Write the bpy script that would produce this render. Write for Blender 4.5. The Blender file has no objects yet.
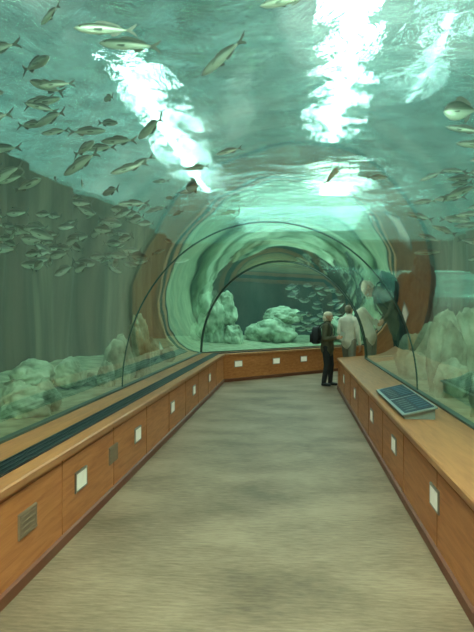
import bpy, bmesh, math, random
import numpy as np
from mathutils import Vector, Matrix, noise
random.seed(7)
sc = bpy.context.scene
try:
    sc.view_settings.view_transform = 'Standard'
except Exception: pass

# ------------------------------------------------------------ materials
def new_mat(name):
    m = bpy.data.materials.new(name); m.use_nodes = True
    nt = m.node_tree; nt.nodes.clear()
    out = nt.nodes.new('ShaderNodeOutputMaterial')
    return m, nt, out
def N(nt, t, **kw):
    n = nt.nodes.new(t)
    for k, v in kw.items():
        if k.startswith('i_'): n.inputs[k[2:].replace('_', ' ')].default_value = v
        else: setattr(n, k, v)
    return n
def coords(nt, scale=(1,1,1), kind='Object', rot=(0,0,0)):
    tc = N(nt, 'ShaderNodeTexCoord'); mp = N(nt, 'ShaderNodeMapping')
    mp.inputs['Scale'].default_value = scale; mp.inputs['Rotation'].default_value = rot
    nt.links.new(tc.outputs[kind], mp.inputs['Vector'])
    return mp.outputs['Vector']
def ramp(nt, fac, stops):
    r = N(nt, 'ShaderNodeValToRGB'); el = r.color_ramp.elements
    while len(el) < len(stops): el.new(0.5)
    for e, (p, c) in zip(el, stops):
        e.position = p; e.color = (c[0], c[1], c[2], 1)
    nt.links.new(fac, r.inputs['Fac']); return r.outputs['Color']
def noise_mat(name, stops, scale=(1,1,1), nscale=4, detail=6, rough=.7, bump=0.2, dist=0.02, distortion=0.0, spec=.3, kind='Object', metallic=0):
    m, nt, out = new_mat(name)
    v = coords(nt, scale, kind)
    n = N(nt, 'ShaderNodeTexNoise'); n.inputs['Scale'].default_value = nscale
    n.inputs['Detail'].default_value = detail; n.inputs['Distortion'].default_value = distortion
    nt.links.new(v, n.inputs['Vector'])
    c = ramp(nt, n.outputs['Fac'], stops)
    b = N(nt, 'ShaderNodeBsdfPrincipled'); nt.links.new(c, b.inputs['Base Color'])
    b.inputs['Roughness'].default_value = rough; b.inputs['Specular IOR Level'].default_value = spec
    b.inputs['Metallic'].default_value = metallic
    if bump:
        bp = N(nt, 'ShaderNodeBump'); bp.inputs['Strength'].default_value = bump; bp.inputs['Distance'].default_value = dist
        nt.links.new(n.outputs['Fac'], bp.inputs['Height']); nt.links.new(bp.outputs['Normal'], b.inputs['Normal'])
    nt.links.new(b.outputs[0], out.inputs['Surface'])
    return m
def plain(name, col, rough=.6, emit=0, metallic=0, spec=.4):
    j = .06
    m = noise_mat(name, [(.3, [c*(1-j) for c in col]), (.7, [min(1, c*(1+j)) for c in col])], nscale=12, detail=3, rough=rough, bump=0, spec=spec, metallic=metallic)
    if emit:
        b = [n for n in m.node_tree.nodes if n.type == 'BSDF_PRINCIPLED'][0]
        b.inputs['Emission Color'].default_value = (*col, 1); b.inputs['Emission Strength'].default_value = emit
    return m

M_wood = noise_mat('orange_wood', [(.25, (.45,.13,.040)), (.5, (.57,.19,.062)), (.75, (.65,.24,.088))], scale=(6,1.2,14), nscale=2.2, detail=8, rough=.42, bump=.06, distortion=.6)
M_cap = noise_mat('ledge_wood', [(.25, (.38,.14,.055)), (.75, (.55,.225,.09))], scale=(12,1.2,12), nscale=2, detail=8, rough=.35, bump=.05, distortion=.5, spec=.25)
M_base = plain('baseboard_brown', (.20,.06,.03), .5)
M_seam = plain('seam_dark', (.40,.15,.06), .7)
M_grille = plain('grille_black', (.02,.028,.032), .4, metallic=.3)
M_slot = plain('grille_bar', (.05,.07,.075), .35, metallic=.6)
M_white = plain('diffuser_white', (.75,.74,.6), .5, emit=.3)
M_steel = plain('brushed_steel', (.4,.38,.33), .35, metallic=.8)
M_vent = plain('vent_brown', (.27,.18,.12), .5)
M_rib = plain('arch_seal_dark', (.07,.11,.09), .5)
M_sand = noise_mat('sand', [(.3, (.21,.26,.16)), (.7, (.43,.48,.31))], nscale=5, rough=.9, bump=.4)
M_rock = noise_mat('mossy_rock', [(.30, (.07,.11,.06)), (.47, (.31,.41,.28)), (.70, (.66,.76,.57))], nscale=3.2, detail=10, rough=.9, bump=.9, dist=.06)
M_darkrock = noise_mat('dark_rock', [(.3, (.012,.02,.02)), (.75, (.06,.10,.09))], nscale=4, detail=9, rough=.85, bump=.7, dist=.05)
M_tankL = noise_mat('tank_wall_streaked', [(.3, (.026,.027,.014)), (.5, (.065,.060,.034)), (.72, (.17,.145,.09))], scale=(1,1,.06), nscale=2.2, detail=7, rough=.8, bump=.5, dist=.1)
M_tankB = noise_mat('tank_wall_dark', [(.3, (.012,.022,.020)), (.72, (.045,.07,.06))], scale=(1,1,.3), nscale=1.2, detail=7, rough=.9, bump=.5, dist=.1)
M_backwall = plain('entrance_wall_paint', (.25,.22,.17), .8)

# carpet floor
m, nt, out = new_mat('floor_carpet'); M_floor = m
v = coords(nt, (.9, 1.3, 1)); n1 = N(nt, 'ShaderNodeTexNoise', i_Scale=1.2, i_Detail=3.0, i_Distortion=.2); nt.links.new(v, n1.inputs['Vector'])  # coarse noise: caustic light and dark patches painted into the carpet colour
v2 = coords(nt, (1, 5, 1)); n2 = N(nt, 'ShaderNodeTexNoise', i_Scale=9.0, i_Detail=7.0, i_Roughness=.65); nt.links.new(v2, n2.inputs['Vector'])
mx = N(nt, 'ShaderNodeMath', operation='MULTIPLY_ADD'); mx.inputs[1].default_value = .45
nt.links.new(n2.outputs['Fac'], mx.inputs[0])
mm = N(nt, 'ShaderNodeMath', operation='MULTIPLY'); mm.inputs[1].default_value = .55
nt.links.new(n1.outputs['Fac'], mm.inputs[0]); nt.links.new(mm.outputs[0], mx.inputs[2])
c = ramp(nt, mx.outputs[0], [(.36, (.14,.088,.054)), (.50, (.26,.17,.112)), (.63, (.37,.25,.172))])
b = N(nt, 'ShaderNodeBsdfPrincipled'); b.inputs['Roughness'].default_value = .55; b.inputs['Specular IOR Level'].default_value = .25
bp = N(nt, 'ShaderNodeBump', i_Strength=.15, i_Distance=.01); nt.links.new(n2.outputs['Fac'], bp.inputs['Height'])
nt.links.new(bp.outputs['Normal'], b.inputs['Normal']); nt.links.new(c, b.inputs['Base Color']); nt.links.new(b.outputs[0], out.inputs['Surface'])

# acrylic glass
m, nt, out = new_mat('acrylic'); M_glass = m
tr = N(nt, 'ShaderNodeBsdfTransparent'); tr.inputs['Color'].default_value = (.97,1,.98,1)
gl = N(nt, 'ShaderNodeBsdfGlossy'); gl.inputs['Roughness'].default_value = .03; gl.inputs['Color'].default_value = (.98,1,.92,1)
fr = N(nt, 'ShaderNodeFresnel'); fr.inputs['IOR'].default_value = 1.5
fm_ = N(nt, 'ShaderNodeMath', operation='MULTIPLY'); fm_.use_clamp=True; fm_.inputs[1].default_value=1.6
nt.links.new(fr.outputs[0], fm_.inputs[0])
v = coords(nt, (1.5,.8,1.5)); nn = N(nt, 'ShaderNodeTexNoise', i_Scale=.8, i_Detail=1.0); nt.links.new(v, nn.inputs['Vector'])
bp = N(nt, 'ShaderNodeBump', i_Strength=.15, i_Distance=.05); nt.links.new(nn.outputs['Fac'], bp.inputs['Height']); nt.links.new(bp.outputs['Normal'], gl.inputs['Normal'])
mi = N(nt, 'ShaderNodeMixShader'); nt.links.new(fm_.outputs[0], mi.inputs[0]); nt.links.new(tr.outputs[0], mi.inputs[1]); nt.links.new(gl.outputs[0], mi.inputs[2])
nt.links.new(mi.outputs[0], out.inputs['Surface'])

# water surface (seen from below)
ZS=4.0
m, nt, out = new_mat('water_surface'); M_surf = m
v = coords(nt, (1,1,1)); n1 = N(nt, 'ShaderNodeTexNoise', i_Scale=1.8, i_Detail=6.0, i_Distortion=1.5, i_Roughness=.65); nt.links.new(v, n1.inputs['Vector'])
bp = N(nt, 'ShaderNodeBump', i_Strength=1.0, i_Distance=.36); nt.links.new(n1.outputs['Fac'], bp.inputs['Height'])
rf = N(nt, 'ShaderNodeBsdfRefraction', i_IOR=1.33, i_Roughness=.02); rf.inputs['Color'].default_value = (.57,1,.93,1)
gl = N(nt, 'ShaderNodeBsdfGlossy', i_Roughness=.06); gl.inputs['Color'].default_value = (.76,.97,.88,1)
tr = N(nt, 'ShaderNodeBsdfTransparent'); tr.inputs['Color'].default_value = (.96,1,.95,1)
tl = N(nt, 'ShaderNodeBsdfTranslucent'); tl.inputs['Color'].default_value = (.32,.80,.71,1)
for s in (rf, gl, tl): nt.links.new(bp.outputs['Normal'], s.inputs['Normal'])
a = N(nt, 'ShaderNodeMixShader'); a.inputs[0].default_value = .38; nt.links.new(rf.outputs[0], a.inputs[1]); nt.links.new(tr.outputs[0], a.inputs[2])
b2 = N(nt, 'ShaderNodeMixShader'); b2.inputs[0].default_value = .09; nt.links.new(a.outputs[0], b2.inputs[1]); nt.links.new(tl.outputs[0], b2.inputs[2])
c2 = N(nt, 'ShaderNodeMixShader'); c2.inputs[0].default_value = .33; nt.links.new(b2.outputs[0], c2.inputs[1]); nt.links.new(gl.outputs[0], c2.inputs[2])
nt.links.new(c2.outputs[0], out.inputs['Surface'])

# water volume
m, nt, out = new_mat('aquarium_water'); M_vol = m
ab = N(nt, 'ShaderNodeVolumeAbsorption', i_Density=.055); ab.inputs['Color'].default_value = (.33,.92,.76,1)
em = N(nt, 'ShaderNodeEmission', i_Strength=.0062); em.inputs['Color'].default_value = (.31,1,.76,1)  # faint glow stands in for light scattered by the water
ad = N(nt, 'ShaderNodeAddShader'); nt.links.new(ab.outputs[0], ad.inputs[0]); nt.links.new(em.outputs[0], ad.inputs[1])
nt.links.new(ad.outputs[0], out.inputs['Volume'])

# ------------------------------------------------------------ mesh helpers
def obj_from(name, verts, faces, mats, smooth=False, parent=None, fm=None):
    me = bpy.data.meshes.new(name); me.from_pydata([tuple(v) for v in verts], [], faces)
    for mt in (mats if isinstance(mats, (list, tuple)) else [mats]): me.materials.append(mt)
    if fm: me.polygons.foreach_set('material_index', fm)
    if smooth: me.polygons.foreach_set('use_smooth', [True]*len(me.polygons))
    me.update()
    o = bpy.data.objects.new(name, me); sc.collection.objects.link(o)
    if parent: o.parent = parent
    return o
def recalc(o, flip=False):
    bm = bmesh.new(); bm.from_mesh(o.data); bmesh.ops.recalc_face_normals(bm, faces=bm.faces)
    if flip: bmesh.ops.reverse_faces(bm, faces=bm.faces)
    bm.to_mesh(o.data); bm.free()
class MB:
    def __init__(s): s.v=[]; s.f=[]; s.m=[]
    def add(s, vs, fs, mi=0):
        k=len(s.v); s.v += [Vector(v) for v in vs]; s.f += [tuple(i+k for i in f) for f in fs]; s.m += [mi]*len(fs)
    def box(s, c, size, mi=0, rot=None):
        x,y,z=[q/2 for q in size]; vs=[Vector((a*x,b*y,d*z)) for a in(-1,1) for b in(-1,1) for d in(-1,1)]
        if rot: vs=[rot@v for v in vs]
        vs=[v+Vector(c) for v in vs]
        s.add(vs,[(0,1,3,2),(4,6,7,5),(0,4,5,1),(2,3,7,6),(0,2,6,4),(1,5,7,3)],mi)
    def loft(s, rings, mi=0, cap=True):
        n=len(rings[0]); vs=[p for r in rings for p in r]; fs=[]
        for i in range(len(rings)-1):
            for j in range(n):
                fs.append((i*n+j,i*n+(j+1)%n,(i+1)*n+(j+1)%n,(i+1)*n+j))
        if cap: fs += [tuple(range(n))[::-1], tuple((len(rings)-1)*n+j for j in range(n))]
        s.add(vs,fs,mi)
    def make(s,name,mats,smooth=False,parent=None):
        return obj_from(name,s.v,s.f,mats,smooth,parent,s.m)

# ------------------------------------------------------------ tunnel path
ang1 = math.radians(43); ang2 = math.radians(86)
C1 = Vector((-.32, 13.5)); C2 = C1 + 4.2*Vector((math.sin(ang1), math.cos(ang1))); C3 = C2 + 2.35*Vector((math.sin(ang2), math.cos(ang2)))
P = [Vector((-.32,-2.8)), C1, C2, C3]
def frames(pts):
    out=[]
    for i,p in enumerate(pts):
        d0=(p-pts[i-1]).normalized() if i>0 else None
        d1=(pts[i+1]-p).normalized() if i<len(pts)-1 else None
        if d0 is None: d0=d1
        if d1 is None: d1=d0
        r0=Vector((d0.y,-d0.x)); r1=Vector((d1.y,-d1.x)); m=(r0+r1).normalized(); m=m/max(.3,m.dot(r0))
        out.append((p,m))
    return out
def sweep(name, loop, mat, closed=True, parent=None, smooth=False, pts=None, cap=True, inset=0):
    pts = pts or P
    fr = frames(pts); n=len(loop); vs=[]; fs=[]
    for p,m in fr:
        for s,z in loop: q=p+m*s; vs.append((q.x,q.y,z))
    for i in range(len(fr)-1):
        for j in range(n if closed else n-1):
            fs.append((i*n+j,i*n+(j+1)%n,(i+1)*n+(j+1)%n,(i+1)*n+j))
    if closed and cap: fs += [tuple(range(n))[::-1], tuple((len(fr)-1)*n+j for j in range(n))]
    o = obj_from(name,vs,fs,mat,smooth,parent)
    if closed: recalc(o)
    return o
def path_dist(x,y):
    best=1e9; q=Vector((x,y))
    for a,b in zip(P[:-1],P[1:]):
        d=b-a; t=max(0,min(1,(q-a).dot(d)/d.dot(d))); best=min(best,(q-a-d*t).length)
    return best
HW=1.8; ZL=.65; HH=2.05
def arc(n=48, grow=0.0):
    return [(-(HW+grow)*math.cos(math.pi*i/n), ZL+(HH+grow)*math.sin(math.pi*i/n)) for i in range(n+1)]

# floor
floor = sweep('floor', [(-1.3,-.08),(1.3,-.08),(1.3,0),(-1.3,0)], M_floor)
# low walls with ledges
for side, sg in (('left',-1),('right',1)):
    w = sweep('wall_'+side, [(sg*1.25,0),(sg*1.25,.60),(sg*1.84,.60),(sg*1.84,0)], M_wood)
    sweep('ledge_cap', [(sg*1.225,.60),(sg*1.225,.64),(sg*1.235,.65),(sg*1.86,.65),(sg*1.86,.60)], M_cap, parent=w)
    sweep('baseboard_'+side, [(sg*1.232,0),(sg*1.232,.065),(sg*1.25,.075),(sg*1.25,0)], M_base)
    mb = MB(); x0 = -.32+sg*1.25
    for y in np.arange(-2, 12.9, 1.22): mb.box((x0-sg*.002, y, .34), (.006,.004,.52))
    mb.make('panel_seams', [M_seam], parent=w)
    sweep('shadow_gap', [(sg*1.247,.565),(sg*1.247,.570),(sg*1.252,.570),(sg*1.252,.565)], M_seam, parent=w)
    sweep('seal_bead', [(sg*1.77,.65),(sg*1.77,.67),(sg*1.83,.67),(sg*1.83,.65)], M_rib, parent=w)
gr = sweep('air_grille', [(-1.52,.65),(-1.52,.656),(-1.35,.656),(-1.35,.65)], M_grille)
for k in range(4):
    s=-1.505+k*.045
    sweep('grille_bar_%d'%k, [(s,.656),(s,.662),(s+.012,.662),(s+.012,.656)], M_slot, parent=gr)

# step lights / vents
def plate(name, c, ang, light=True):
    mb=MB(); R=Matrix.Rotation(ang,3,'Z')
    def bx(off,size,mi): mb.box(Vector(c)+R@Vector(off), size, mi, R)
    w,h=.23,.13
    bx((.004,0,0),(.008,w+.02,h+.02),0)
    bx((.008,0,0),(.004,w-.01,h-.01),1)
    for a,b_,sx,sz in ((0,h/2,w+.02,.010),(0,-h/2,w+.02,.010),(w/2,0,.010,h),(-w/2,0,.010,h)):
        bx((.008,a,b_),(.008,sx,sz),0)
    if not light:
        for k in range(4): bx((.011,0,-.05+k*.033),(.005,w-.03,.008),0)
    return mb.make(name,[M_steel if light else M_vent, M_white if light else M_vent])
for y in (4.47,6.16,7.98,9.75,11.6,2.4): plate('step_light',(-1.57,y,.36),0)
for y in (3.54,5.3): plate('wall_vent',(-1.57,y,.36),0,False)
for y in (4.16,5.8,7.4,9.4,11.4): plate('step_light',(.93,y,.38),math.pi)
d1=Vector((math.sin(ang1),math.cos(ang1))); lc=C1+frames(P)[1][1]*-1.25
for t in (.45,1.7,2.7):
    q=lc+d1*t; plate('step_light',(q.x,q.y,.40),-ang1)

# acrylic tunnel
tun = sweep('acrylic_tunnel', arc(), M_glass, closed=False, smooth=True)
bm=bmesh.new(); bm.from_mesh(tun.data)
bm.faces.ensure_lookup_table()
f0=bm.faces[24]
if f0.normal.z>0: bmesh.ops.reverse_faces(bm, faces=bm.faces)
ring=len(arc())
ed=[e for e in bm.edges if e.verts[0].index//ring==e.verts[1].index//ring and e.verts[0].index//ring in (1,2)]
bmesh.ops.split_edges(bm, edges=ed); bm.to_mesh(tun.data); bm.free()
def rib(name, p, m, r, mat, wid=.03):
    a0=arc(56,-.005-r); a1=arc(56,.0)
    d=Vector((m.y,-m.x)).normalized(); d=Vector((-d.x,-d.y))
    vs=[];fs=[]
    for (s0,z0),(s1,z1) in zip(a0,a1):
        for (s,z,t) in ((s0,z0,-wid),(s0,z0,wid),(s1,z1,wid),(s1,z1,-wid)):
            q=p+m*s+d*t; vs.append((q.x,q.y,z))
    for i in range(len(a0)-1):
        for j in range(4): fs.append((i*4+j,i*4+(j+1)%4,(i+1)*4+(j+1)%4,(i+1)*4+j))
    fs += [(0,1,2,3),tuple(4*(len(a0)-1)+j for j in (3,2,1,0))]
    o=obj_from(name,vs,fs,mat); recalc(o); return o
R1=Vector((1,0))
rib('tunnel_arch_joint', Vector((-.32,7.56)), R1, .004, M_rib, .008)
rib('tunnel_arch_rib', C1, frames(P)[1][1], .015, M_rib, .025)
rib('tunnel_arch_rib', C2, frames(P)[2][1], .015, M_rib, .025)

# ------------------------------------------------------------ tank shell
def poly_wall(name, pts, mat, z0=0, z1=ZS+.1, amp=.12, step=.25):
    line=[]
    for a,b in zip(pts[:-1],pts[1:]):
        a=Vector(a);b=Vector(b);L=(b-a).length;k=max(1,int(L/step)); nrm=Vector((-(b-a).y,(b-a).x)).normalized()
        for i in range(k+1):
            q=a+(b-a)*i/k; off=amp*noise.noise(Vector((q.x*1.3,q.y*1.3,.5)))*2 if 0<i<k else 0
            line.append(q+nrm*off)
    zs=np.linspace(z0,z1,14); vs=[];fs=[];n=len(line)
    for z in zs:
        for i,q in enumerate(line):
            w=amp*.5*noise.noise(Vector((q.x*1.5,q.y*1.5,z*.6)))
            vs.append((q.x+w,q.y+w,z))
    for i in range(len(zs)-1):
        for j in range(n-1): fs.append((i*n+j,i*n+j+1,(i+1)*n+j+1,(i+1)*n+j))
    return obj_from(name,vs,fs,mat,True)
poly_wall('wall_tank_left', [(-4.3,-3),(-4.3,22)], M_tankL, amp=.22)
poly_wall('wall_tank_back', [(-4.4,21.8),(5.4,21.8)], M_tankB)
poly_wall('wall_tank_right', [(5.2,-3),(5.2,22)], M_tankL)
mb=MB()
mb.box((.45,-3.0,2.0),(9.7,.15,4.1)); mb.make('wall_entrance',[M_backwall])

# sand bed
vs=[];fs=[];st=.16; xs=np.arange(-4.4,5.3,st); ys=np.arange(-2.9,22.0,st); idx={}
for j,y in enumerate(ys):
    for i,x in enumerate(xs):
        idx[i,j]=len(vs); x=float(x);y=float(y)
        d=path_dist(x,y); z=.57+.04*noise.noise(Vector((x*.8,y*.8,0)))+.02*noise.noise(Vector((x*4,y*4,0)))+max(0,min(.2,(d-2.5)*.08))
        vs.append((x,y,z))
for j in range(len(ys)-1):
    for i in range(len(xs)-1):
        if path_dist(float(xs[i])+st/2,float(ys[j])+st/2)>1.70: fs.append((idx[i,j],idx[i+1,j],idx[i+1,j+1],idx[i,j+1]))
obj_from('sand_bed',vs,fs,M_sand,True)

# water surface & volume
vs=[];fs=[];xs=np.linspace(-4.5,5.4,60);ys=np.linspace(-3,22,90)
for y in ys:
    for x in xs: vs.append((x,y,ZS+.04*noise.noise(Vector((x*.9,y*.9,3)))))
n=len(xs)
for j in range(len(ys)-1):
    for i in range(n-1): fs.append((j*n+i,(j+1)*n+i,(j+1)*n+i+1,j*n+i+1))   # normals down
obj_from('water_surface',vs,fs,M_surf,True)
bmv=bmesh.new()
r=bmesh.ops.create_cube(bmv,size=1)
for v_ in r['verts']:
    v_.co=Vector((.45+v_.co.x*9.9, 9.5+v_.co.y*25.0, ZS/2-.1+v_.co.z*(ZS+.1)))
mev=bpy.data.meshes.new('aquarium_water'); bmesh.ops.recalc_face_normals(bmv,faces=bmv.faces)
cav = sweep('cav_tmp', [(-HW-.01,-.06)]+arc(48,.01)+[(HW+.01,-.06)], M_vol)
recalc(cav, flip=True)
bmv.from_mesh(cav.data); bpy.data.objects.remove(cav)
bmv.to_mesh(mev); bmv.free(); mev.materials.append(M_vol)
ov=bpy.data.objects.new('aquarium_water',mev); sc.collection.objects.link(ov)

# ------------------------------------------------------------ rocks
def rock(x,y,z,lumps,mat=M_rock,seed=0,name='aquarium_rock'):
    bm=bmesh.new(); rnd=random.Random(seed)
    for (dx,dy,dz,rx,ry,rz) in lumps:
        r=bmesh.ops.create_icosphere(bm,subdivisions=5,radius=1)
        o=Vector((rnd.random()*20,rnd.random()*20,0))
        for v_ in r['verts']:
            p=v_.co.copy()
            k=1+.30*noise.noise(p*1.1+o)+.20*abs(noise.noise(p*2.4+o))+.08*noise.noise(p*5+o)+.035*noise.noise(p*12+o)
            v_.co=Vector((dx+p.x*rx*k, dy+p.y*ry*k, dz+p.z*rz*k))
    me=bpy.data.meshes.new(name); bm.to_mesh(me); bm.free(); me.materials.append(mat)
    me.polygons.foreach_set('use_smooth',[True]*len(me.polygons))
    o=bpy.data.objects.new(name,me); o.location=(x,y,z); sc.collection.objects.link(o); return o
rock(-2.65,5.95,.58,[(0,0,.06,.24,.27,.19),(.10,.22,.10,.15,.18,.19),(-.25,.2,.08,.2,.22,.22),(-.5,0,.05,.2,.2,.15)],seed=1)
rock(-2.55,8.3,.58,[(0,0,.12,.11,.13,.22),(-.25,.1,.03,.12,.12,.12)],seed=2)
rock(-2.6,9.5,.58,[(-.1,0,.18,.22,.24,.44),(.14,.3,.32,.18,.22,.62)],seed=3)
rock(-2.9,12.4,.62,[(0,0,.2,.2,.25,.25),(.3,.3,.1,.15,.2,.15)],seed=4)
rock(-2.35,18.0,.7,[(0,0,.6,.38,.4,.85),(.35,.2,.95,.34,.34,.55),(-.35,.1,.2,.3,.35,.4),(.6,0,.2,.28,.3,.35)],seed=5)
rock(-.55,19.2,.75,[(0,0,.25,.6,.45,.4),(.2,.2,.70,.58,.42,.3),(-.55,0,.15,.35,.3,.3)],seed=6)
rock(1.4,20.2,.75,[(0,0,.3,.5,.45,.4),(.6,.2,.45,.4,.4,.5)],seed=16)
rock(1.97,8.2,.58,[(0,0,.34,.23,.26,.64),(.30,.2,.38,.25,.27,.62),(-.04,-.4,.14,.19,.22,.30)],seed=7)
rock(2.08,6.2,.58,[(0,0,.24,.31,.33,.46),(.28,.2,.46,.28,.30,.42),(.0,-.5,.14,.24,.29,.32)],seed=8)
rock(1.98,10.4,.58,[(0,0,.22,.26,.3,.42),(.4,.2,.3,.28,.3,.45),(-.1,-.7,.12,.2,.2,.28)],seed=9)
rock(2.2,10.9,.6,[(0,.3,.7,.26,.3,.9),(.1,.4,1.5,.2,.25,.5),(-.22,.3,1.25,.18,.2,.42)],mat=M_darkrock,seed=10)
rock(2.2,4.7,.58,[(0,0,.08,.2,.2,.17),(.3,.3,.1,.25,.25,.2)],seed=11)
rock(2.9,7.2,.62,[(0,0,.3,.3,.4,.45),(.4,.3,.35,.3,.35,.5),(.1,-.8,.15,.3,.3,.3)],seed=14)
rock(-3.3,7.6,.66,[(0,0,.1,.25,.35,.2),(.3,.5,.1,.2,.25,.2)],seed=12)

# ------------------------------------------------------------ fish
m, nt, out = new_mat('fish_skin'); M_fish=m
tc=N(nt,'ShaderNodeTexCoord'); sx=N(nt,'ShaderNodeSeparateXYZ'); nt.links.new(tc.outputs['Object'],sx.inputs[0])
mr=N(nt,'ShaderNodeMapRange'); mr.inputs['From Min'].default_value=-.12; mr.inputs['From Max'].default_value=.12; nt.links.new(sx.outputs['Z'],mr.inputs['Value'])
c=ramp(nt,mr.outputs[0],[(.15,(.55,.66,.58)),(.5,(.34,.43,.36)),(.62,(.11,.16,.13)),(.9,(.03,.06,.05))])
b=N(nt,'ShaderNodeBsdfPrincipled'); nt.links.new(c,b.inputs['Base Color']); b.inputs['Roughness'].default_value=.35; b.inputs['Metallic'].default_value=.35
nt.links.new(b.outputs[0],out.inputs['Surface'])
M_fin=plain('fish_fin',(.08,.12,.10),.5); M_eye=plain('fish_eye',(.01,.01,.01),.2)
def fish_mesh(name, deep=.12, thick=.06):
    mb=MB(); ts=[0,.03,.08,.15,.25,.38,.5,.62,.74,.84,.92]
    hs=[.05,.28,.52,.76,.95,1,.95,.8,.55,.32,.2]; rings=[]
    for t,h in zip(ts,hs):
        x=.5-t*.9; hh=deep*h; ww=thick*min(1,h*1.1)*(1 if t<.6 else (1-(t-.6)*1.8))
        rings.append([Vector((x,ww*math.sin(a),hh*math.cos(a)*(1 if math.cos(a)>0 else .9))) for a in [2*math.pi*k/12 for k in range(12)]])
    mb.loft(rings,0)
    def fin(pts,th=.004):
        n=len(pts); vs=[Vector((p[0],-th,p[1])) for p in pts]+[Vector((p[0],th,p[1])) for p in pts]
        fs=[tuple(range(n)),tuple(range(2*n-1,n-1,-1))]+[(i,(i+1)%n,n+(i+1)%n,n+i) for i in range(n)]
        mb.add(vs,fs,1)
    d=deep
    fin([(-.31,.02),(-.36,.03),(-.5,d*1.25),(-.47,d*.6),(-.41,0),(-.36,-.02),(-.31,-.02)])
    fin([(-.36,.0),(-.41,0),(-.47,-d*.6),(-.5,-d*1.2),(-.38,-.04),(-.33,-.02)])
    fin([(.2,d*.85),(.12,d*1.35),(.02,d*1.4),(-.1,d*1.15),(-.22,d*.75),(-.26,d*.35),(-.1,d*.7),(.05,d*.85)])
    fin([(-.05,-d*.7),(-.08,-d*1.2),(-.16,-d*1.0),(-.25,-d*.4),(-.15,-d*.5)])
    for sg in(-1,1):
        mb.add([(.2,sg*thick*.9,-.01),(.21,sg*thick*.9,-.035),(.08,sg*thick*1.9,-.06),(.07,sg*thick*1.8,-.02)],[(0,1,2,3)],1)
        ctr=Vector((.405,sg*thick*.62,d*.18)); rr=.014
        rg=[[ctr+Vector((math.cos(a)*rr*q,sg*h,math.sin(a)*rr*q)) for a in [2*math.pi*i/8 for i in range(8)]] for q,h in((1,0),(.8,.008),(.3,.012))]
        mb.loft(rg,2)
    me=bpy.data.meshes.new(name); me.from_pydata([tuple(v) for v in mb.v],[],mb.f)
    for mt in(M_fish,M_fin,M_eye): me.materials.append(mt)
    me.polygons.foreach_set('material_index',mb.m); me.polygons.foreach_set('use_smooth',[m_==0 for m_ in mb.m]); me.update()
    return me
FM=[fish_mesh('fish_slender',.095,.05),fish_mesh('fish_bream',.17,.055),fish_mesh('fish_round',.30,.06)]
def inside_tunnel(x,y,z,marg=.2):
    return path_dist(x,y)<HW+marg and z<ZL+HH+marg and ((path_dist(x,y)/(HW+marg))**2+((z-ZL)/(HH+marg))**2<1 or z<ZL)
def put_fish(parent,name,loc,L,yaw,pitch=0,kind=0):
    o=bpy.data.objects.new(name,FM[kind]); sc.collection.objects.link(o); o.parent=parent
    o.location=loc; o.rotation_euler=(random.uniform(-.15,.15),pitch,yaw); o.scale=(L,L,L); return o
def school(count,xr,yr,zr,lr,yaw,kind=0,spread=.4,mind=.22):
    e=bpy.data.objects.new('fish_school',None); sc.collection.objects.link(e)
    done=[];tries=0
    while len(done)<count and tries<8000:
        tries+=1
        p=Vector((random.uniform(*xr),random.uniform(*yr),random.uniform(*zr)))
        L=random.uniform(*lr)
        if inside_tunnel(*p,marg=L*.5+.06) or any((p-q).length<mind for q in done): continue
        done.append(p); put_fish(e,'fish_%d'%len(done),p,L,yaw+random.gauss(0,spread)+(math.pi if random.random()<.15 else 0),random.gauss(0,.2),kind)
    return e
school(60,(-3.3,-1.2),(3.6,6.4),(2.6,3.8),(.28,.50),math.radians(168),0,.35,.21)
school(76,(-3.7,-1.9),(6.4,8.6),(2.1,2.9),(.22,.33),math.radians(170),1,.35,.14)
school(22,(-3.6,-1.6),(8.5,11),(2.4,3.7),(.25,.35),math.radians(150),0,.5,.25)
school(64,(1.6,3.4),(5.4,8.6),(2.3,3.4),(.28,.42),math.radians(175),0,.35,.18)
school(44,(-.2,1.6),(17.6,19.6),(1.0,2.4),(.28,.45),math.radians(200),1,.6,.2)
school(6,(-1.6,1.6),(6,11),(3.0,3.8),(.25,.4),math.radians(120),0,.9,.4)
def single(loc,L,yaw,kind,pitch=0,name='silver_fish'):
    o=put_fish(None,name,loc,L,yaw,pitch,kind); return o
single((-.52,4.6,3.5),.5,math.radians(140),0,.3)
single((1.42,5.4,3.3),.3,math.radians(175),2)
single((-.03,3.6,3.4),.35,math.radians(160),0)
single((-1.5,9.3,3.5),.3,math.radians(150),2)

# ------------------------------------------------------------ info sign on right ledge
mb=MB()
def quadbox(c4,th,mi):
    n=(Vector(c4[1])-Vector(c4[0])).cross(Vector(c4[3])-Vector(c4[0])).normalized()*th
    vs=[Vector(p) for p in c4]+[Vector(p)+n for p in c4]
    mb.add(vs,[(0,3,2,1),(4,5,6,7),(0,1,5,4),(1,2,6,5),(2,3,7,6),(3,0,4,7)],mi)
x0,x1,za,zb=.985,1.25,.68,.75; ya,yb=5.6,7.3
mb.add([(x0,ya,.65),(x1,ya,.65),(x1,ya,zb-.005),(x0,ya,za-.005),(x0,yb,.65),(x1,yb,.65),(x1,yb,zb-.005),(x0,yb,za-.005)],
       [(0,1,2,3),(4,7,6,5),(0,4,5,1),(1,5,6,2),(2,6,7,3),(3,7,4,0)],1)
quadbox([(x0-.02,ya-.03,za),(x1+.02,ya-.03,zb),(x1+.02,yb+.03,zb),(x0-.02,yb+.03,za)],.014,1)
def inner(u0,u1,v0,v1,mi,lift=.016):
    q=[]
    for u,v_ in((u0,v0),(u1,v0),(u1,v1),(u0,v1)):
        q.append((x0+(x1-x0)*u, ya+(yb-ya)*v_, za+(zb-za)*u+lift))
    quadbox(q,.003,mi)
inner(.02,.98,.01,.485,0); inner(.02,.98,.515,.99,0)
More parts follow.
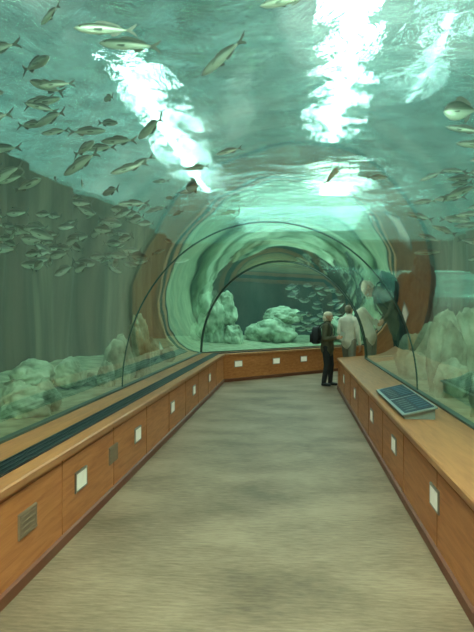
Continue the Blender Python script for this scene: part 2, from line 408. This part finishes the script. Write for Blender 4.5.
for k in range(6):
    v0=.06+k*.065; inner(.55,.9,v0,v0+.035,2,.0195)
    inner(.12,.45,v0,v0+.012,3,.0195)
    inner(.5,.9,v0+.5,v0+.535,2,.0195); inner(.12,.4,v0+.5,v0+.512,3,.0195)
mb.make('information_panel',[plain('panel_navy',(.022,.04,.055),.6,spec=.12),plain('panel_frame',(.24,.29,.28),.5,metallic=.2,spec=.2),plain('panel_picture_teal',(.05,.10,.13),.6,spec=.1),plain('panel_text_grey',(.15,.19,.19),.6,spec=.1)])

# ------------------------------------------------------------ people
def build_person(name, loc, yaw, H, spec, cols, extras):
    mb=MB()
    for lab,a,b_,ra,rb,fl in spec:
        a=Vector(a);b_=Vector(b_);ax=(b_-a); L=ax.length
        ax=ax.normalized() if L>1e-6 else Vector((0,0,1))
        u=ax.cross(Vector((1,0,0))); 
        if u.length<.2: u=ax.cross(Vector((0,0,1)))
        u.normalize(); w=ax.cross(u).normalized()
        rings=[]
        seq=[(a-ax*ra*math.cos(t),ra*math.sin(t)) for t in (.25,.6,1.0,1.57)]+[(b_+ax*rb*math.sin(t),rb*math.cos(t)) for t in(0,.55,1.0,1.35)]
        for c_,r_ in seq: rings.append([c_+u*(r_*fl[0]*math.cos(q))+w*(r_*fl[1]*math.sin(q)) for q in [2*math.pi*k/14 for k in range(14)]])
        mb.loft(rings)
    o=mb.make(name+'_tmp',[M_rib]); recalc(o)
    rm=o.modifiers.new('r','REMESH'); rm.mode='VOXEL'; rm.voxel_size=.008
    sm=o.modifiers.new('s','SMOOTH'); sm.iterations=2; sm.factor=.5
    dg=bpy.context.evaluated_depsgraph_get(); me=bpy.data.meshes.new_from_object(o.evaluated_get(dg))
    bpy.data.objects.remove(o)
    me.materials.clear(); labs=list(cols.keys())
    for l in labs: me.materials.append(cols[l])
    n=len(me.polygons); cen=np.zeros(n*3); me.polygons.foreach_get('center',cen); cen=cen.reshape(-1,3)
    best=np.full(n,1e9); lab_i=np.zeros(n,int)
    for lab,a,b_,ra,rb,fl in spec:
        A=np.array(a,float);B=np.array(b_,float);d=B-A; dd=max(d@d,1e-9); t=np.clip(((cen-A)@d)/dd,0,1)
        dist=np.linalg.norm(cen-(A+t[:,None]*d),axis=1)-(ra+(rb-ra)*t)*max(fl)*.95
        k=dist<best; best[k]=dist[k]; lab_i[k]=labs.index(lab)
    me.polygons.foreach_set('material_index',lab_i.tolist()); me.polygons.foreach_set('use_smooth',[True]*n); me.update()
    root=bpy.data.objects.new(name,None); sc.collection.objects.link(root); root.location=loc; root.rotation_euler=(0,0,yaw)
    body=bpy.data.objects.new('body',me); sc.collection.objects.link(body); body.parent=root
    for ex in extras: ex.parent=root
    return root
O=(1,1)
def hand(spec, wrist, fwd, side, nrm, curl=.5, sc_=1.0):
    w=Vector(wrist);f=Vector(fwd).normalized();s=Vector(side).normalized();n=Vector(nrm).normalized()
    for k in range(4):
        off=s*((1.5-k)*.019*sc_)
        base=w+f*.075*sc_+off
        spec.append(('skin',tuple(w+f*.015+off*.7),tuple(base),.013,.011,O))
        l=[.040,.045,.042,.033][k]*sc_; p=base; d=f.copy()
        for j,fac in enumerate((1,.65,.5)):
            ca=curl*(.6+.5*j); d=(d*math.cos(ca)+n*math.sin(ca)).normalized() if j else (f*math.cos(curl*.6)+n*math.sin(curl*.6)).normalized()
            q=p+d*l*fac; spec.append(('skin',tuple(p),tuple(q),.0095-.001*j,.0085-.001*j,O)); p=q
    p=w+f*.025+s*.025; q=p+(f*.6+s*.7+n*.3).normalized()*.04; r_=q+(f*.8+s*.1+n*.6).normalized()*.03
    spec.append(('skin',tuple(p),tuple(q),.013,.0105,O)); spec.append(('skin',tuple(q),tuple(r_),.0105,.0085,O))
def head(spec, c, k=1.0, chin=(.0)):
    c=Vector(c)
    def a(l,p,q,r1,r2,fl=O): spec.append((l,tuple(c+Vector(p)*k),tuple(c+Vector(q)*k),r1*k,r2*k,fl))
    a('skin',(-.01,0,.035),(.012,0,.03),.085,.078,(.95,1))
    a('skin',(.025,0,-.02),(.035,0,-.065),.062,.036)
    a('skin',(.086,0,.01),(.108,0,-.022),.008,.013)
    a('skin',(.078,-.02,.02),(.078,.02,.02),.014,.014)
    a('skin',(.088,-.014,-.052),(.088,.014,-.052),.008,.008)
    for sg in(-1,1): a('skin',(-.002,sg*.082,.018),(.0,sg*.083,-.022),.014,.009,(1,1))
    a('hair',(-.03,0,.055),(.005,0,.062),.088,.080)
    a('hair',(-.045,0,-.0),(-.04,0,-.045),.075,.05)
def face_bits(c,k=1.0):
    mb=MB(); c=Vector(c)
    for sg in(-1,1):
        ctr=c+Vector((.078,sg*.03,.0))*k
        rings=[[ctr+Vector((h,math.cos(a)*.012*q,math.sin(a)*.008*q)) for a in [2*math.pi*i/10 for i in range(10)]] for q,h in((1,-.01),(1,.0),(.5,.006))]
        mb.loft(rings,0)
        rings=[[ctr+Vector((h,math.cos(a)*.005*q,math.sin(a)*.005*q)) for a in [2*math.pi*i/8 for i in range(8)]] for q,h in((1,.003),(.8,.008))]
        mb.loft(rings,1)
    ct=c+Vector((.0945,0,-.052))*k; mb.box(ct,(.006,.038,.007),2)
    return mb.make('face_details',[plain('eye_white',(.8,.8,.78)),M_eye,plain('lips',(.45,.18,.15))])

skin=plain('skin',(.66,.37,.25),.5)
S=[]; H=(.03,0,1.475)
head(S,H,.98)
S += [('hair',(-.05,-.045,1.47),(-.045,-.04,1.41),.045,.03,O),('hair',(-.05,.045,1.47),(-.045,.04,1.41),.045,.03,O),
 ('skin',(-.005,0,1.32),(.01,0,1.42),.055,.05,O),
 ('jacket',(0,-.13,1.29),(0,.13,1.29),.075,.075,(1,1)),
 ('jacket',(.0,0,1.27),(.01,0,1.08),.125,.125,(1.25,.95)),
 ('jacket',(.01,0,1.08),(0,0,.86),.125,.14,(1.25,1.0)),
 ('jacket',(0,0,.86),(0,0,.80),.145,.145,(1.22,1.0)),
 ('jacket',(-.01,0,1.36),(-.02,0,1.33),.065,.08,O)]
for sg in(-1,1):
    S += [('trousers',(0,sg*.085,.84),(.015 if sg<0 else .06,sg*.09,.46),.095,.066,O),
          ('trousers',(.015 if sg<0 else .06,sg*.09,.46),(-.05 if sg<0 else .04,sg*.095,.10),.066,.052,O),
          ('shoe',(-.07 if sg<0 else .02,sg*.095,.045),(.08 if sg<0 else .17,sg*.105,.035),.042,.034,(1.0,.95)),
          ('jacket',(0,sg*.175,1.28),(-.01,sg*.225,1.03),.062,.05,O),
          ('jacket',(-.01,sg*.225,1.03),(.21,sg*.13,1.04),.05,.036,O),
          ('skin',(.20,sg*.13,1.04),(.24,sg*.12,1.045),.026,.022,(1,1))]
    hand(S,(.235,sg*.118,1.045),(.9,-sg*.3,.15),(0,-sg*.25,1),(-.1,-sg*1,0),.75)
lea=MB(); lea.add([(.29,-.10,1.0),(.36,.0,.98),(.29,.10,1.0),(.33,-.10,1.18),(.40,0,1.16),(.33,.10,1.18)],[(0,1,4,3),(1,2,5,4)])
leaf=lea.make('leaflet',[plain('paper_white',(.85,.85,.8),.6)])
lm=leaf.modifiers.new('s','SOLIDIFY'); lm.thickness=.002
bag=MB()
def rbox(mb,c,sz,mi,taper=.8):
    c=Vector(c);rings=[]
    for t,k in((-.5,.7),(-.44,.95),(-.1,1.0),(.2,.95),(.42,taper),(.5,taper*.6)):
        rings.append([c+Vector((math.copysign(abs(math.cos(a))**.5,math.cos(a))*sz[0]/2*k, math.copysign(abs(math.sin(a))**.5,math.sin(a))*sz[1]/2*k, t*sz[2])) for a in [2*math.pi*i/20 for i in range(20)]])
    mb.loft(rings,mi)
rbox(bag,(-.24,0,1.10),(.19,.30,.38),0)
rbox(bag,(-.345,0,1.04),(.06,.22,.2),0)
def strap(mb,pts,r,mi):
    rings=[]
    for i,p in enumerate(pts):
        p=Vector(p);d=(Vector(pts[min(i+1,len(pts)-1)])-Vector(pts[max(0,i-1)])).normalized(); u=d.cross(Vector((0,1,0))).normalized(); w=d.cross(u)
        rings.append([p+u*math.cos(a)*r*.35+w*math.sin(a)*r for a in [2*math.pi*k/8 for k in range(8)]])
    mb.loft(rings,mi)
for sg in(-1,1):
    strap(bag,[(-.16,sg*.10,1.26),(-.10,sg*.11,1.345),(0,sg*.115,1.372),(.09,sg*.115,1.32),(.135,sg*.12,1.22),(.12,sg*.14,1.10),(.0,sg*.165,1.0),(-.16,sg*.13,.98)],.02,0)
bago=bag.make('backpack',[plain('bag_black',(.015,.015,.018),.6)],True)
build_person('woman',(.74,13.55,0),math.radians(-18),1.6,S,{'skin':skin,'hair':plain('hair_blonde_grey',(.72,.60,.46),.7),'jacket':plain('jacket_olive',(.10,.088,.05),.8),'trousers':plain('trousers_black',(.02,.02,.022),.8),'shoe':plain('shoe_black',(.02,.02,.02),.4)},[leaf,bago,face_bits(H,.98)])
S=[]; H=(.02,0,1.62)
head(S,H,1.0)
S += [('skin',(-.01,0,1.45),(.005,0,1.56),.062,.056,O),
 ('shirt',(0,-.15,1.42),(0,.15,1.42),.08,.08,(1,1)),
 ('shirt',(.0,0,1.40),(.02,0,1.15),.14,.138,(1.3,.95)),
 ('shirt',(.02,0,1.15),(.0,0,.93),.138,.138,(1.22,1.0)),
 ('shirt',(-.01,0,1.49),(-.015,0,1.46),.068,.08,O)]
for sg in(-1,1):
    fx=.10 if sg>0 else -.06
    S += [('trousers',(0,sg*.09,.93),(fx*.6+.01,sg*.1,.50),.105,.072,O),
          ('trousers',(fx*.6+.01,sg*.1,.50),(fx,sg*.105,.10),.072,.056,O),
          ('shoe',(fx-.03,sg*.105,.048),(fx+.14,sg*.12,.038),.045,.036,(1.0,.95)),
          ('shirt',(0,sg*.20,1.41),(-.02,sg*.25,1.14),.068,.054,O)]
S += [('shirt',(-.02,.25,1.14),(.16,.19,1.02),.054,.042,O),('skin',(.15,.195,1.03),(.20,.175,.99),.03,.025,O),
      ('shirt',(-.02,-.25,1.14),(.03,-.27,.90),.054,.042,O),('skin',(.028,-.27,.91),(.035,-.27,.85),.03,.025,O)]
hand(S,(.20,.175,.99),(.8,-.3,-.5),(0,-.5,.8),(-.3,-1,0),.5,1.08)
hand(S,(.035,-.27,.86),(.1,0,-1),(1,0,.1),(0,1,0),.4,1.08)
build_person('man',(1.24,14.0,0),math.radians(50),1.75,S,{'skin':skin,'hair':plain('hair_grey',(.22,.17,.12),.7),'shirt':plain('shirt_beige',(.88,.82,.70),.8),'trousers':plain('trousers_grey',(.30,.28,.22),.8),'shoe':plain('shoe_brown',(.08,.05,.03),.4)},[face_bits(H,1.0)])

# ------------------------------------------------------------ lights & world
def area(name,loc,sx_,sy_,power,col,rot=(0,0,0)):
    l=bpy.data.lights.new(name,'AREA'); l.shape='RECTANGLE'; l.size=sx_; l.size_y=sy_; l.energy=power; l.color=col
    o=bpy.data.objects.new(name,l); o.location=loc; o.rotation_euler=rot; sc.collection.objects.link(o); return o
area('skylight_strip',(.56,7.2,4.5),.08,4.4,95,(1,1,.97))
area('skylight_strip',(-1.76,9.6,4.5),.07,6.4,110,(1,1,.97))
area('skylight_strip',(1.40,6.6,4.5),.05,2.2,7,(1,1,.97))
area('added_fill',(.2,1.2,4.9),2.0,4,760,(1,.88,.70))  # unseen fill over the camera, added to brighten the floor
area('added_fill',(-.3,-1.6,4.9),2.0,1.6,200,(1,.88,.70))  # second unseen fill, behind the camera, added for more floor light
area('added_fill',(.2,18,5.6),3.5,4.5,380,(.92,1,.96))  # fill added past the bend to brighten the far end
area('added_fill',(.9,13.0,4.7),.6,1.2,110,(1,.93,.8))  # warm fill added over the people so the man reads brighter
w=bpy.data.worlds.new('hall_light'); sc.world=w; w.use_nodes=True; nt=w.node_tree; nt.nodes.clear()
out=N(nt,'ShaderNodeOutputWorld'); bg=N(nt,'ShaderNodeBackground'); bg.inputs['Strength'].default_value=.95
tc=N(nt,'ShaderNodeTexCoord'); nz=N(nt,'ShaderNodeTexNoise',i_Scale=5.0,i_Detail=4.0); nt.links.new(tc.outputs['Generated'],nz.inputs['Vector'])
c=ramp(nt,nz.outputs['Fac'],[(.40,(.03,.09,.095)),(.54,(.24,.42,.39)),(.68,(1.5,1.85,1.7))])
nt.links.new(c,bg.inputs['Color']); nt.links.new(bg.outputs[0],out.inputs['Surface'])

# ------------------------------------------------------------ camera
cam=bpy.data.cameras.new('camera'); co=bpy.data.objects.new('camera',cam); sc.collection.objects.link(co)
cam.sensor_fit='VERTICAL'; cam.sensor_height=36; cam.sensor_width=27; cam.lens=620/632*36; cam.clip_start=.05
co.location=(0,0,1.6); co.rotation_euler=(math.radians(90-.37),0,math.radians(5.16))
sc.camera=co
